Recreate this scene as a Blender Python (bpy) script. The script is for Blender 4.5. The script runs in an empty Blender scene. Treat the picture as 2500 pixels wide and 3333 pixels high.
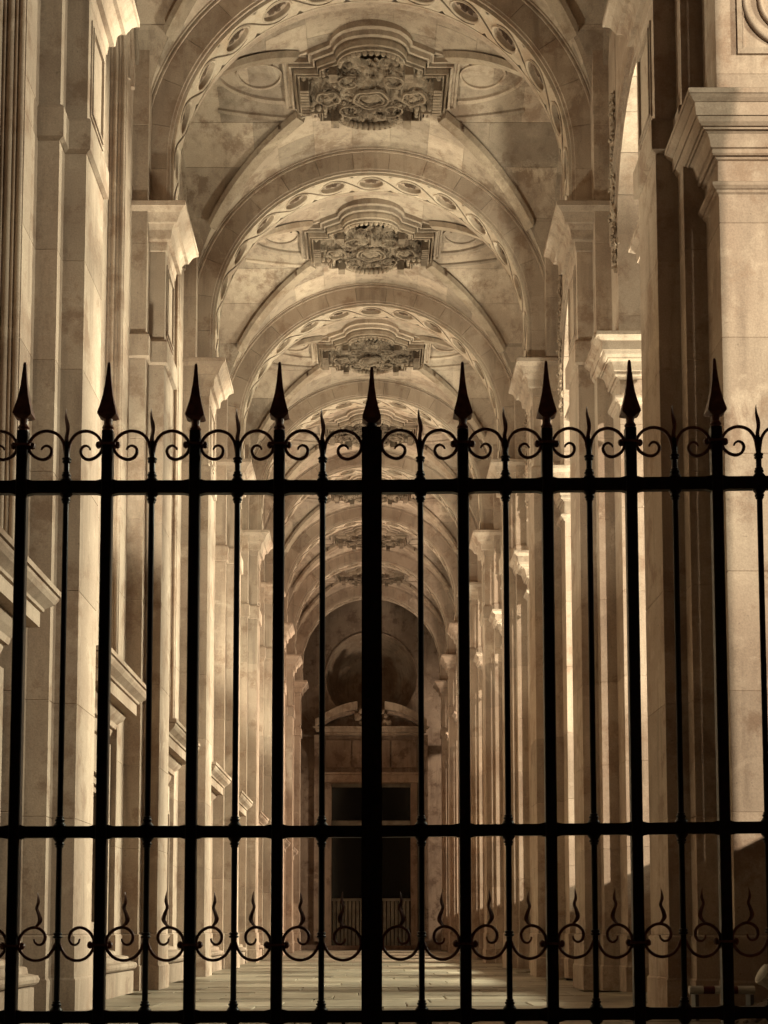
import bpy, math, random
from mathutils import Vector, noise
R = random.Random(7)
scene = bpy.context.scene
COL = scene.collection
rad = math.radians

# ------------------------------------------------------------------ camera
CAMZ = 0.582
cam_d = bpy.data.cameras.new('camera'); cam = bpy.data.objects.new('camera', cam_d); COL.objects.link(cam)
cam.location = (0, 0, CAMZ); cam.rotation_euler = (rad(90 + 4.915), 0, 0)
cam_d.sensor_fit = 'VERTICAL'; cam_d.sensor_height = 36; cam_d.lens = 36 * 4640 / 3333
cam_d.shift_x = (1250 - 1208) / 3333; cam_d.shift_y = (2631 - 1666.5) / 3333
cam_d.clip_end = 400; cam_d.clip_start = 0.1
scene.camera = cam

# ------------------------------------------------------------------ sky (night) and far courtyard light
world = bpy.data.worlds.new('World'); scene.world = world; world.use_nodes = True
wt = world.node_tree; wt.nodes.clear()
sky = wt.nodes.new('ShaderNodeTexSky'); sky.sky_type = 'NISHITA'; sky.sun_disc = False
SUN_DIR = Vector((-0.25, 1.0, -0.125)).normalized()
sky.sun_elevation = math.asin(-SUN_DIR.z); sky.sun_rotation = math.atan2(-SUN_DIR.x, -SUN_DIR.y)
bg = wt.nodes.new('ShaderNodeBackground'); bg.inputs['Strength'].default_value = 0.006
wo = wt.nodes.new('ShaderNodeOutputWorld')
sky_tint = wt.nodes.new('ShaderNodeMix'); sky_tint.data_type = 'RGBA'; sky_tint.blend_type = 'MULTIPLY'; sky_tint.inputs['Factor'].default_value = 1
sky_tint.inputs[7].default_value = (1.0, 0.36, 0.26, 1)      # red tint added to the night sky, turns the shade redder
wt.links.new(sky.outputs[0], sky_tint.inputs[6]); wt.links.new(sky_tint.outputs[2], bg.inputs['Color']); wt.links.new(bg.outputs[0], wo.inputs['Surface'])
sd = bpy.data.lights.new('sun', 'SUN'); sd.energy = 2.3; sd.angle = rad(0.4); sd.color = (1.0, 0.865, 0.64)
sun = bpy.data.objects.new('sun', sd); COL.objects.link(sun)
sun.rotation_euler = SUN_DIR.to_track_quat('-Z', 'Y').to_euler()

# the floodlights that stand in the courtyard, right of the arcade
FLOOD = []
def flood(loc, target, watts, cone=95, size=0.16, color=(1.0, 0.955, 0.715), blend=0.5):
    l = bpy.data.lights.new('floodlight_lamp', 'SPOT'); l.energy = watts; l.color = color
    l.spot_size = rad(cone); l.spot_blend = blend; l.shadow_soft_size = size
    o = bpy.data.objects.new('floodlight_lamp', l); COL.objects.link(o); o.location = loc
    o.rotation_euler = (Vector(target) - Vector(loc)).to_track_quat('-Z', 'Y').to_euler()
    FLOOD.append((loc, target))
LOWF = [1.2, .62, 1.05, .9, .8, .8, .75, .6]
for k in range(8):
    yc = 12.535 + 4 * k
    warm = (1.0, 0.965, 0.72) if k < 4 else (1.0, 0.80, 0.58)      # redder lamp colour toward the far end
    flood((10.5, yc + 0.5, 7.2), (-2.2, yc + 0.1, 3.4), 6000 if k < 4 else 4600, 75, size=.45, color=warm)
    flood((5.9, yc - 0.1 - (.5 if k == 1 else 0), -0.7), (-0.2, yc + 0.1, 9.8), 3400*LOWF[k], 85, size=.7, color=warm)
flood((10.5, 5.6, 6.4), (-2.4, 9.9, 4.9), 3600, 44, size=.4)
# small uplights standing on the cornices of the left windows
UPF = [1.0, .12, .8, .7, .6, .5, .4]
for k in range(7):
    yc = 12.535 + 4 * k
    flood((-2.36, yc - .35, 3.02), (1.2, yc + 1.5, 9.0), 560*UPF[k], 100, size=.12)

vs = scene.view_settings
vs.view_transform = 'Standard'; vs.look = 'None'; vs.gamma = 1; vs.exposure = 0.72; vs.use_curve_mapping = False
scene.render.engine = 'CYCLES'; scene.cycles.use_denoising = True
scene.cycles.max_bounces = 7; scene.cycles.diffuse_bounces = 5; scene.cycles.glossy_bounces = 2

# ------------------------------------------------------------------ materials
def stone(name, c, c2, blotch=1.0, bump=0.35, rough=0.85, vary=0.16, spot=0.5):
    m = bpy.data.materials.new(name); m.use_nodes = True
    nt = m.node_tree; N = nt.nodes; L = nt.links; b = N['Principled BSDF']
    tc = N.new('ShaderNodeTexCoord'); geo = N.new('ShaderNodeNewGeometry')
    def noise_(scale, detail=5, rough_=0.6, vec=None):
        n = N.new('ShaderNodeTexNoise'); n.inputs['Scale'].default_value = scale
        n.inputs['Detail'].default_value = detail; n.inputs['Roughness'].default_value = rough_
        L.new(vec if vec else geo.outputs['Position'], n.inputs['Vector']); return n
    def ramp(src, a, bb):
        r = N.new('ShaderNodeMapRange'); r.inputs['From Min'].default_value = a; r.inputs['From Max'].default_value = bb
        L.new(src, r.inputs['Value']); return r.outputs['Result']
    def mix(fac, a, bb, mode='MIX'):
        x = N.new('ShaderNodeMix'); x.data_type = 'RGBA'; x.blend_type = mode
        if hasattr(fac, 'links'): L.new(fac, x.inputs['Factor'])
        else: x.inputs['Factor'].default_value = fac
        for k_, v in (('A', a), ('B', bb)):
            s = [i for i in x.inputs if i.name == k_ and i.type == 'RGBA'][0]
            if hasattr(v, 'links'): L.new(v, s)
            else: s.default_value = (*v, 1)
        return [o for o in x.outputs if o.type == 'RGBA'][0]
    # stretched streaks: rain runs
    mp = N.new('ShaderNodeMapping'); mp.inputs['Scale'].default_value = (6, 6, 0.7); L.new(geo.outputs['Position'], mp.inputs['Vector'])
    big = noise_(0.9, 4); mid = noise_(5, 6); fine = noise_(60, 5, 0.7); streak = noise_(1.3, 5, 0.6, mp.outputs[0])
    col = mix(ramp(big.outputs['Fac'], 0.35, 0.68), c, c2)
    col = mix(ramp(streak.outputs['Fac'], 0.5, 0.78), col, tuple(x * 0.72 for x in c2))
    col = mix(ramp(mid.outputs['Fac'], 0.55, 0.8), col, tuple(min(1, x * 1.12) for x in c))
    bl = noise_(2.3, 9, 0.72); col = mix(ramp(bl.outputs['Fac'], 0.52, 0.62), col, tuple(x * y for x, y in zip(c2, (.93*blotch, .88*blotch, .84*blotch))))
    bl2 = noise_(1.1, 8, 0.7); bl2.inputs['Distortion'].default_value = .6
    col = mix(ramp(bl2.outputs['Fac'], 0.60, 0.66), col, tuple(min(1, x * 1.10) for x in c))
    pit = noise_(26, 3, 0.5)
    pm = N.new('ShaderNodeMath'); pm.operation = 'MULTIPLY'; L.new(ramp(pit.outputs['Fac'], 0.70, 0.76), pm.inputs[0]); pm.inputs[1].default_value = spot
    col = mix(pm.outputs[0], col, tuple(x * 0.45 for x in c2))
    gr = noise_(75, 3, 0.8)
    gv = N.new('ShaderNodeMapRange'); gv.inputs['From Min'].default_value = .3; gv.inputs['From Max'].default_value = .7
    gv.inputs['To Min'].default_value = .84; gv.inputs['To Max'].default_value = 1.16; L.new(gr.outputs['Fac'], gv.inputs['Value'])
    gh = N.new('ShaderNodeHueSaturation'); L.new(col, gh.inputs['Color']); L.new(gv.outputs[0], gh.inputs['Value']); col = gh.outputs[0]
    oi = N.new('ShaderNodeObjectInfo')
    v = N.new('ShaderNodeMapRange'); v.inputs['To Min'].default_value = 1 - vary; v.inputs['To Max'].default_value = 1 + vary * 0.5
    L.new(oi.outputs['Random'], v.inputs['Value'])
    hsv = N.new('ShaderNodeHueSaturation'); L.new(col, hsv.inputs['Color']); L.new(v.outputs[0], hsv.inputs['Value'])
    L.new(hsv.outputs[0], b.inputs['Base Color'])
    b.inputs['Roughness'].default_value = rough
    b.inputs['Specular IOR Level'].default_value = 0.25
    bp = N.new('ShaderNodeBump'); bp.inputs['Strength'].default_value = bump; bp.inputs['Distance'].default_value = 0.006
    add = N.new('ShaderNodeMath'); add.operation = 'ADD'; L.new(mid.outputs['Fac'], add.inputs[0]); L.new(fine.outputs['Fac'], add.inputs[1])
    L.new(add.outputs[0], bp.inputs['Height']); L.new(bp.outputs[0], b.inputs['Normal'])
    return m
def plain(name, c, rough=0.6, metal=0.0, nscale=None, c2=None, bump=0.0, spec=0.5):
    m = bpy.data.materials.new(name); m.use_nodes = True
    nt = m.node_tree; N = nt.nodes; L = nt.links; b = N['Principled BSDF']
    b.inputs['Base Color'].default_value = (*c, 1); b.inputs['Roughness'].default_value = rough; b.inputs['Metallic'].default_value = metal
    b.inputs['Specular IOR Level'].default_value = spec
    if nscale:
        g = N.new('ShaderNodeNewGeometry'); n = N.new('ShaderNodeTexNoise'); n.inputs['Scale'].default_value = nscale; n.inputs['Detail'].default_value = 6
        L.new(g.outputs['Position'], n.inputs['Vector'])
        r = N.new('ShaderNodeValToRGB'); r.color_ramp.elements[0].position = 0.4; r.color_ramp.elements[1].position = 0.65
        r.color_ramp.elements[0].color = (*c, 1); r.color_ramp.elements[1].color = (*(c2 or c), 1)
        L.new(n.outputs['Fac'], r.inputs[0]); L.new(r.outputs[0], b.inputs['Base Color'])
        if bump:
            bp = N.new('ShaderNodeBump'); bp.inputs['Strength'].default_value = bump; bp.inputs['Distance'].default_value = 0.004
            L.new(n.outputs['Fac'], bp.inputs['Height']); L.new(bp.outputs[0], b.inputs['Normal'])
    return m
M_STONE = stone('limestone', (0.40, 0.316, 0.247), (0.295, 0.217, 0.166), .93)
M_VAULT = stone('vault_limestone', (0.40, 0.318, 0.245), (0.285, 0.212, 0.162), .84, vary=0.30, bump=0.25)
M_CARVE = stone('carved_limestone', (0.33, 0.26, 0.195), (0.21, 0.152, 0.11), vary=0.1, bump=0.6)
M_DARK_CARVE = stone('dark_carved_limestone', (0.17, 0.115, 0.08), (0.07, 0.043, 0.03), vary=0.15, bump=0.8)  # on the oval rosettes the dark colour carries the recess shade
M_PLATE = stone('pale_carved_band', (0.45, 0.365, 0.285), (0.38, 0.295, 0.225), vary=0.05)
M_FOL = stone('shade_toned_carving', (0.26, 0.198, 0.145), (0.09, 0.062, 0.044), vary=0.2, bump=0.9)  # dark second tone puts the shade of carved recesses into the colour
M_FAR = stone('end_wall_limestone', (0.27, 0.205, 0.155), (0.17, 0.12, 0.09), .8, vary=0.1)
M_FLOOR = stone('paving_stone', (0.34, 0.30, 0.235), (0.24, 0.205, 0.155), vary=0.4, rough=0.38, bump=0.3)
M_IRON = plain('rusty_black_iron', (0.003, 0.0012, 0.001), 0.38, 0.0, 30, (0.014, 0.0035, 0.0022), 0.3, 0.35)
M_RUST_LIT = plain('lit_rusty_iron', (0.12, 0.038, 0.024), 0.45, 0.0, 40, (0.20, 0.075, 0.045), 0.5, 0.5)  # rust brown, raised in tone to carry light caught by the scrollwork
M_GLASS = plain('dark_glass', (0.008, 0.008, 0.007), 0.08)
M_WOOD = plain('painted_door_boards', (0.20, 0.185, 0.15), 0.6, 0, 4, (0.13, 0.115, 0.09))
M_WIN = plain('dark_window_frame', (0.05, 0.04, 0.03), 0.6)
M_GROUND = plain('courtyard_gravel', (0.10, 0.085, 0.065), 0.95, 0, 3, (0.07, 0.06, 0.045), 0.5)
M_WHITE = plain('weathered_white_plastic', (0.55, 0.52, 0.46), 0.5, 0, 9, (0.42, 0.38, 0.32))
M_RED = plain('red_band', (0.09, 0.012, 0.01), 0.5)
M_PINK = plain('pink_plastic', (0.5, 0.16, 0.16), 0.6)
M_RUBBLE = plain('rubble_earth', (0.12, 0.085, 0.06), 0.95, 0, 14, (0.06, 0.04, 0.03), 0.6)
M_LAMP = plain('grey_lamp_housing', (0.10, 0.10, 0.10), 0.5, 0.5)

# ------------------------------------------------------------------ mesh building
class MB:
    def __init__(s): s.v = []; s.f = []
    def add(s, vs_, fs):
        o = len(s.v); s.v += [tuple(p) for p in vs_]; s.f += [tuple(i + o for i in f) for f in fs]; return s
    def box(s, x0, x1, y0, y1, z0, z1):
        return s.add([(x0,y0,z0),(x1,y0,z0),(x1,y1,z0),(x0,y1,z0),(x0,y0,z1),(x1,y0,z1),(x1,y1,z1),(x0,y1,z1)],
                     [(0,3,2,1),(4,5,6,7),(0,1,5,4),(1,2,6,5),(2,3,7,6),(3,0,4,7)])
    def cbox(s, x0, x1, y0, y1, z0, z1, c=0.005):
        return s.stack([(x0,y0),(x1,y0),(x1,y1),(x0,y1)], [(z0,-c),(z0+c,0),(z1-c,0),(z1,-c)])
    def rings(s, rings, cap=True, closed=True):
        n = len(rings[0]); o = len(s.v)
        for r in rings: s.v += [tuple(p) for p in r]
        for i in range(len(rings) - 1):
            for j in range(n if closed else n - 1):
                a = o + i*n + j; b = o + i*n + (j+1) % n
                s.f.append((a, b, b + n, a + n))
        if cap and closed:
            s.f.append(tuple(o + j for j in range(n))[::-1]); s.f.append(tuple(o + (len(rings)-1)*n + j for j in range(n)))
        return s
    def stack(s, poly, prof):
        return s.rings([[(x, y, z) for x, y in off(poly, d)] for z, d in prof])
    def lathe(s, cx, cy, prof, n=10, rot=0.0):
        return s.rings([[(cx + r*math.cos(rot + 2*math.pi*j/n), cy + r*math.sin(rot + 2*math.pi*j/n), z) for j in range(n)] for r, z in prof])
    def tube(s, pts, r, n=6, closed=False, flat=1.0):
        pts = [Vector(p) for p in pts]; N = len(pts); rs = []
        up = None
        for i, p in enumerate(pts):
            a = pts[(i-1) % N] if (closed or i) else p; b = pts[(i+1) % N] if (closed or i < N-1) else p
            t = (b - a).normalized()
            if up is None:
                up = Vector((0,0,1)) if abs(t.z) < 0.9 else Vector((0,1,0))
            u = (up - t * up.dot(t)).normalized(); w = t.cross(u); up = u
            rr = r[i] if isinstance(r, (list, tuple)) else r
            rs.append([p + u*rr*math.cos(2*math.pi*j/n) + w*rr*flat*math.sin(2*math.pi*j/n) for j in range(n)])
        if closed: rs.append(rs[0])
        return s.rings(rs, cap=not closed)
    def ico(s, c, r, sub=1, jit=0.0, sc=(1,1,1), seed=0):
        vs_, fs = ICO[sub]; out = []
        for v in vs_:
            k = 1 + jit * noise.noise(Vector(v) * 1.7 + Vector((seed*1.3, seed*.7, seed)))
            out.append((c[0] + v[0]*r*k*sc[0], c[1] + v[1]*r*k*sc[1], c[2] + v[2]*r*k*sc[2]))
        return s.add(out, fs)
    def mirror(s):
        m = MB(); m.v = [(-x, y, z) for x, y, z in s.v]; m.f = [f[::-1] for f in s.f]; return m
    def mesh(s, name, mat, smooth=False):
        me = bpy.data.meshes.new(name); me.from_pydata(s.v, [], s.f); me.update()
        import bmesh
        bm = bmesh.new(); bm.from_mesh(me); bmesh.ops.recalc_face_normals(bm, faces=bm.faces); bm.to_mesh(me); bm.free()
        me.materials.append(mat)
        if smooth:
            for p in me.polygons: p.use_smooth = True
        return me
def off(poly, d):
    """offset an axis-aligned polygon (counter-clockwise) outward by d"""
    n = len(poly); out = []
    for i in range(n):
        a, p, b = poly[i-1], poly[i], poly[(i+1) % n]
        ox = oy = 0
        for q0, q1 in ((a, p), (p, b)):
            dx, dy = q1[0]-q0[0], q1[1]-q0[1]; l = math.hypot(dx, dy) or 1
            ox += dy / l * d; oy += -dx / l * d
        out.append((p[0] + ox, p[1] + oy))
    return out
def _ico():
    t = (1 + 5 ** .5) / 2
    v = [Vector(p).normalized() for p in [(-1,t,0),(1,t,0),(-1,-t,0),(1,-t,0),(0,-1,t),(0,1,t),(0,-1,-t),(0,1,-t),(t,0,-1),(t,0,1),(-t,0,-1),(-t,0,1)]]
    f = [(0,11,5),(0,5,1),(0,1,7),(0,7,10),(0,10,11),(1,5,9),(5,11,4),(11,10,2),(10,7,6),(7,1,8),(3,9,4),(3,4,2),(3,2,6),(3,6,8),(3,8,9),(4,9,5),(2,4,11),(6,2,10),(8,6,7),(9,8,1)]
    res = [([tuple(x) for x in v], list(f))]
    for _ in range(2):
        cache = {}; nf = []
        def mid(a, b):
            k = (min(a,b), max(a,b))
            if k not in cache: v.append(((v[a]+v[b])/2).normalized()); cache[k] = len(v)-1
            return cache[k]
        for a, b, c in f:
            x, y, z = mid(a,b), mid(b,c), mid(c,a); nf += [(a,x,z),(b,y,x),(c,z,y),(x,y,z)]
        f = nf; res.append(([tuple(x) for x in v], list(f)))
    return res
ICO = _ico()

def root(name, label, cat, loc, group=None):
    o = bpy.data.objects.new(name, None); COL.objects.link(o); o.location = loc; o.empty_display_size = 0.3
    o['label'] = label; o['category'] = cat
    if group: o['group'] = group
    return o
def part(name, me, parent=None, loc=(0,0,0)):
    o = bpy.data.objects.new(name, me); COL.objects.link(o); o.location = loc
    if parent is not None: o.parent = parent
    return o
def top(name, me, label, cat, loc=(0,0,0), group=None):
    o = part(name, me, None, loc); o['label'] = label; o['category'] = cat
    if group: o['group'] = group
    return o
KIDS = {}
def copy_tree(o, parent=None, loc=None):
    c = o.copy(); COL.objects.link(c)
    if parent is not None: c.parent = parent
    if loc is not None: c.location = loc
    for ch in list(o.children): copy_tree(ch, c)
    return c
ORD = ['first', 'second', 'third', 'fourth', 'fifth', 'sixth', 'seventh', 'eighth', 'ninth']
Y0 = 10.2; BAY = 4.0        # front of the first pier, distance between piers
DEEP = 0.67                 # depth of a pier pilaster
XA, XB, XJ = 2.127, 2.29, 2.45   # pilaster face, stepped face, jamb face
ZBAND0, ZBAND1, ZCAP0, ZCAP1, ZSPR = 6.37, 6.64, 7.582, 8.02, 8.58
RIN, ROUT = 2.12, 2.41
C2 = Y0 + DEEP/2            # pier centre = 10.535

# ------------------------------------------------------------------ ground, floor, low wall
g = MB().box(-300, 300, -300, 300, -1.2, -1.0); o = part('ground', g.mesh('ground', M_GROUND)); o['kind'] = 'structure'
fl = MB().box(-4.0, 4.4, 4.6, 60, -0.995, -0.03); floor = part('floor', fl.mesh('floor', M_FLOOR)); floor['kind'] = 'structure'
slab_me = []
SW, SL = 0.98, 0.62
for i in range(4):
    slab_me.append(MB().cbox(-SW/2+.004, SW/2-.004, -SL/2+.004, SL/2-.004, -0.05, 0.0, 0.006).mesh('paving_slab', M_FLOOR))
for r in range(55):
    for c in range(5):
        s = part('paving_slab', slab_me[(r+c) % 4], floor, ((c-2)*SW + (0, .37, -.21, .16, -.4)[(r*3) % 5], 8.95 + r*SL, R.uniform(-.003, .004)))
        s.rotation_euler = (R.uniform(-.008, .008), R.uniform(-.003, .003), 0)
lw = root('low_wall', 'long low stone wall running outside the arcade on the right', 'wall', (3.6, 4.7, 0))
for i in range(26):
    part('stone_block', MB().cbox(-.11, .11, i*1.6, i*1.6+1.595, -0.02, 1.5, .006).mesh('stone_block', M_STONE), lw)
    part('coping', MB().cbox(-.15, .15, i*1.6, i*1.6+1.595, 1.5, 1.62, .01).mesh('coping', M_STONE), lw)

# ------------------------------------------------------------------ piers
def pier_template(side):
    """side +1: open arcade on the right; -1: engaged pier on the left wall. local y measured from the pier centre"""
    def P(mb): return mb if side > 0 else mb.mirror()
    h = DEEP/2; hb = h + 0.18; hj = 0.905; xo = 2.92 if side > 0 else 3.3
    full = [(XA,-h),(XB,-h),(XB,-hb),(XJ,-hb),(XJ,-hj),(xo,-hj),(xo,hj),(XJ,hj),(XJ,hb),(XB,hb),(XB,h),(XA,h)]
    noA = [(XB,-hb),(XJ,-hb),(XJ,-hj),(xo,-hj),(xo,hj),(XJ,hj),(XJ,hb),(XB,hb)]
    capA = [(XA,-h),(XB+.1,-h),(XB+.1,h),(XA,h)]
    bandp = [(XA,-h),(XB,-h),(XB,-hb),(XJ+.1,-hb),(XJ+.1,hb),(XB,hb),(XB,h),(XA,h)]
    jamb = [(XJ,-hj),(xo,-hj),(xo,hj),(XJ,hj)]
    c = .005
    L = []
    def course(z0, z1, poly, cc=c): return P(MB().stack(poly, [(z0,-cc),(z0+cc,0),(z1-cc,0),(z1,-cc)]))
    L.append(('plinth', P(MB().stack(full, [(0,.03),(.235,.03),(.25,.018),(.54,.018),(.555,0)])), M_STONE))
    zs = [.555 + (ZBAND0 - .555)*i/7 for i in range(8)]
    for a, b in zip(zs, zs[1:]): L.append(('stone_block', course(a, b, full), M_STONE))
    L.append(('stone_block', course(ZBAND0, ZBAND1, full), M_STONE))
    L.append(('impost_band', P(MB().stack(bandp, [(ZBAND0+.004,.004),(ZBAND0+.02,.035),(ZBAND1-.03,.035),(ZBAND1-.004,.02)])), M_STONE))
    L.append(('stone_block', course(ZBAND1, ZCAP0, full), M_STONE))
    L.append(('stone_block', course(ZCAP0, ZCAP1, noA), M_STONE))
    zz = [ZCAP1, 8.85, 9.7, 10.55, 11.4]
    for a, b in zip(zz, zz[1:]): L.append(('stone_block', course(a, b, noA), M_STONE))
    capprof = [(7.58,0),(7.59,.010),(7.68,.02),(7.685,.06),(7.70,.065),(7.78,.075),(7.83,.105),(7.835,.135),(7.86,.145),(7.92,.175),(7.96,.215),(7.965,.23),(8.012,.23),(8.02,.22)]
    L.append(('capital', P(MB().stack(capA, capprof)), M_STONE))
    # sunk panel with raised frame on the inner face between band and capital
    fr = MB()
    a0, a1, b0, b1 = -h+.09, h-.09, ZBAND1+.08, ZCAP0-.10
    for w, p in ((.0, .012), (.035, .02)):
        for (ya, yb, za, zb) in ((a0+w, a1-w, b0+w, b0+w+.022), (a0+w, a1-w, b1-w-.022, b1-w), (a0+w, a0+w+.022, b0+w+.0225, b1-w-.0225), (a1-w-.022, a1-w, b0+w+.0225, b1-w-.0225)):
            fr.box(XA-p, XA+.01, ya, yb, za, zb)
    L.append(('panel_moulding', P(fr), M_STONE))
    if side > 0:
        zy = lambda y: 6.54 - (y-900)*.00072
        prof = [(zy(2030),0),(zy(2000),.006),(zy(1975),.02),(zy(1945),.028),(zy(1940),.036),(zy(1900),.055),(zy(1868),.06),(zy(1862),.008),(zy(1660),.004),(zy(1640),.02),(zy(1605),.03),(zy(1598),.046),(zy(1575),.056),(zy(1545),.056),
                (zy(1535),.05),(zy(1522),.06),(zy(1515),.066),(zy(1440),.078),(zy(1380),.092),(zy(1338),.115),(zy(1330),.13),(zy(1305),.135),(zy(1295),.15),(zy(1250),.172),(zy(1190),.188),(zy(1184),.198),(zy(1052),.205),(zy(1045),.212),(zy(1000),.235),(zy(960),.252),(zy(953),.26),(zy(905),.26),(zy(900),.25)]
        prof = [(.582 + (z_ - .582)*(9.63 - p_)/9.63, p_) for z_, p_ in prof]
        L.append(('impost', P(MB().stack(jamb, prof)), M_STONE))
        # carved festoon beside the side arch
        fs = MB(); rr = random.Random(3)
        for sgn in (-1,):
            for i in range(30):
                zc = 7.15 + i*.062
                fs.ico((XJ-.005-rr.random()*.03, sgn*(hj-.06)+rr.uniform(-.03,.03), zc), rr.uniform(.02,.04), 1, .9, (.8,1,1.3), i)
                fs.ico((XJ-.01-rr.random()*.045, sgn*(hj-.08)+rr.uniform(-.04,.04), zc+.03), rr.uniform(.012,.024), 1, .9, (1,1,1), i+50)
        L.append(('carved_festoon', P(fs), M_CARVE))
    else:
        pass
    return L
PL = {s: [(n, mb.mesh(n, mat), n) for n, mb, mat in pier_template(s)] for s in (1, -1)}
for k in range(9):
    yc = C2 + BAY*k
    for s in (1, -1):
        if s > 0:
            lab = {0: 'nearest arcade pier on the right, dark shaded front beside the bright jamb'}.get(k, f'{ORD[k]} arcade pier on the right counted from the gate, open arches either side')
        else:
            lab = {0: 'nearest wall pier on the left, tan stepped front and bright inner face'}.get(k, f'{ORD[k]} wall pier on the left counted from the gate, between blind bays')
        r = root('stone_pier', lab, 'pier', (0, yc, 0), 'piers lining the gallery')
        for n, me, _ in PL[s]:
            if not (k == 0 and n == 'carved_festoon'): part(n, me, r)

# outer end wall panel above the near right impost: sunk square with roundel
er = root('carved_panel', 'square moulded stone panel with a roundel above the nearest right impost', 'panel', (3.01, C2-.907, 7.19))
def frame_xz(mb, w, hgt, t, p, y=0):
    mb.box(-w, w, y-p, y+.01, -hgt, -hgt+t); mb.box(-w, w, y-p, y+.01, hgt-t, hgt)
    mb.box(-w, -w+t, y-p, y+.01, -hgt+t+.0005, hgt-t-.0005); mb.box(w-t, w, y-p, y+.01, -hgt+t+.0005, hgt-t-.0005)
f = MB(); frame_xz(f, .41, .41, .035, .02); frame_xz(f, .37, .37, .012, .010); part('square_moulding', f.mesh('square_moulding', M_STONE), er)
for rr_ in (.355, .245): part('round_moulding', MB().tube([(rr_*math.cos(a*math.pi/24), -.012, rr_*math.sin(a*math.pi/24)) for a in range(48)], .018, 6, True).mesh('round_moulding', M_STONE, True), er)

part('stone_block', MB().cbox(2.925-3.01, 3.60-3.01, 0.0025, .75, -.66, 4.2, .005).mesh('stone_block', M_STONE), er)
# ------------------------------------------------------------------ transverse arches with guilloche soffit
SARC = math.pi/2*RIN; STOT = SARC + (ZSPR-ZCAP1)
def soff(s, y, h, r=RIN):
    """point on the arch soffit; s measured along the curve from the crown, h toward the opening"""
    sg = 1 if s >= 0 else -1; a = abs(s)
    if a <= SARC:
        t = a/RIN; return (sg*(r-h)*math.sin(t), y, ZSPR + (r-h)*math.cos(t))
    return (sg*(r-h), y, ZSPR - (a-SARC))
def arch_parts():
    L = []
    N = 17
    for i in range(N):
        s0 = -STOT + 2*STOT*i/N; s1 = s0 + 2*STOT/N; g_ = .0022
        ss = [s0+g_ + (s1-s0-2*g_)*j/4 for j in range(5)]
        y0, y1 = -DEEP/2, DEEP/2
        rings = []
        for s in ss:
            rings.append([soff(s, y0+.004, 0), soff(s, y1-.004, 0), soff(s, y1, -.004), soff(s, y1, -.34), soff(s, y0, -.34), soff(s, y0, -.004)])
        L.append(('voussoir', MB().rings(rings), M_STONE))
    # extrados mouldings on front and back
    for (h0, h1, p) in ((-.235, -.265, .015), (-.27, -.315, .035)):
        m = MB()
        for sy in (-1, 1):
            rings = []
            for j in range(61):
                s = -STOT + 2*STOT*j/60; yb = sy*DEEP/2
                rings.append([soff(s, yb-sy*.01, h0), soff(s, yb+sy*p, h0-.004), soff(s, yb+sy*p, h1+.004), soff(s, yb-sy*.01, h1)])
            m.rings(rings)
        L.append(('archivolt_moulding', m, M_STONE))
    # fillets on the soffit behind the carved band
    m = MB()
    for (ya, yb, hh) in ((.16, .19, .03), (.20, .235, .022), (.25, .30, .014), (-.325, -.30, .03)):
        m.rings([[soff(-STOT+2*STOT*j/60, ya, -.005), soff(-STOT+2*STOT*j/60, yb, -.005), soff(-STOT+2*STOT*j/60, yb, hh), soff(-STOT+2*STOT*j/60, ya, hh)] for j in range(61)])
    L.append(('soffit_moulding', m, M_STONE))
    # carved band: plate with oval holes
    CL = .54; yc = -.07; bw = .215; hp = .055
    m = MB(); ne = 24; ax, ay = .165, .118
    for c in range(-7, 8):
        sc_ = c*CL
        rect = []; ell = []; ell2 = []
        for j in range(ne):
            a = 2*math.pi*j/ne; ca, sa = math.cos(a), math.sin(a)
            k = min((CL/2)/max(abs(ca),1e-6), bw/max(abs(sa),1e-6)); rect.append((sc_+ca*k, yc+sa*k))
            ell.append((sc_+ax*ca, yc+ay*sa)); ell2.append((sc_+ax*1.18*ca, yc+ay*1.22*sa))
        # corners exact
        m.rings([[soff(s, y, hp) for s, y in rect], [soff(s, y, hp) for s, y in ell2], [soff(s, y, hp+.012) for s, y in [(sc_+(s-sc_)*.96, yc+(y-yc)*.96) for s, y in ell2]],
                 [soff(s, y, hp+.006) for s, y in [(sc_+(s-sc_)*1.04, yc+(y-yc)*1.04) for s, y in ell]], [soff(s, y, hp) for s, y in ell], [soff(s, y, -.02) for s, y in ell]], cap=False)
    # plate edges
    for sy in (-1, 1):
        m.rings([[soff(-STOT+2*STOT*j/90, yc+sy*bw*.97, -.005), soff(-STOT+2*STOT*j/90, yc+sy*bw*1.0, -.005), soff(-STOT+2*STOT*j/90, yc+sy*bw*1.0, hp+.006), soff(-STOT+2*STOT*j/90, yc+sy*bw*.93, hp+.006)] for j in range(91)])
    L.append(('guilloche_band', m, M_PLATE))
    m = MB()
    for c in range(-8, 8):
        pts = []
        for j in range(25):
            s = c*CL - .13 + (CL + .26)*j/24
            if abs(s) > STOT-.02: continue
            pts.append(soff(s, yc - .168*math.cos(math.pi*(s - c*CL)/CL), hp + .003))
        if len(pts) > 5: m.tube(pts, [.003 + .007*math.sin(math.pi*min(1, max(0, i/(len(pts)-1)))) for i in range(len(pts))], 5)
    L.append(('guilloche_strand', m, M_FOL))  # darker tone draws groove shade on the raised strands
    return L
AP = [(n, mb.mesh(n, mat, n in ('guilloche_strand',)), mat) for n, mb, mat in arch_parts()]
ros = MB(); rr = random.Random(11)
nx, ny = 14, 10
vsr = []; fsr = []
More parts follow.
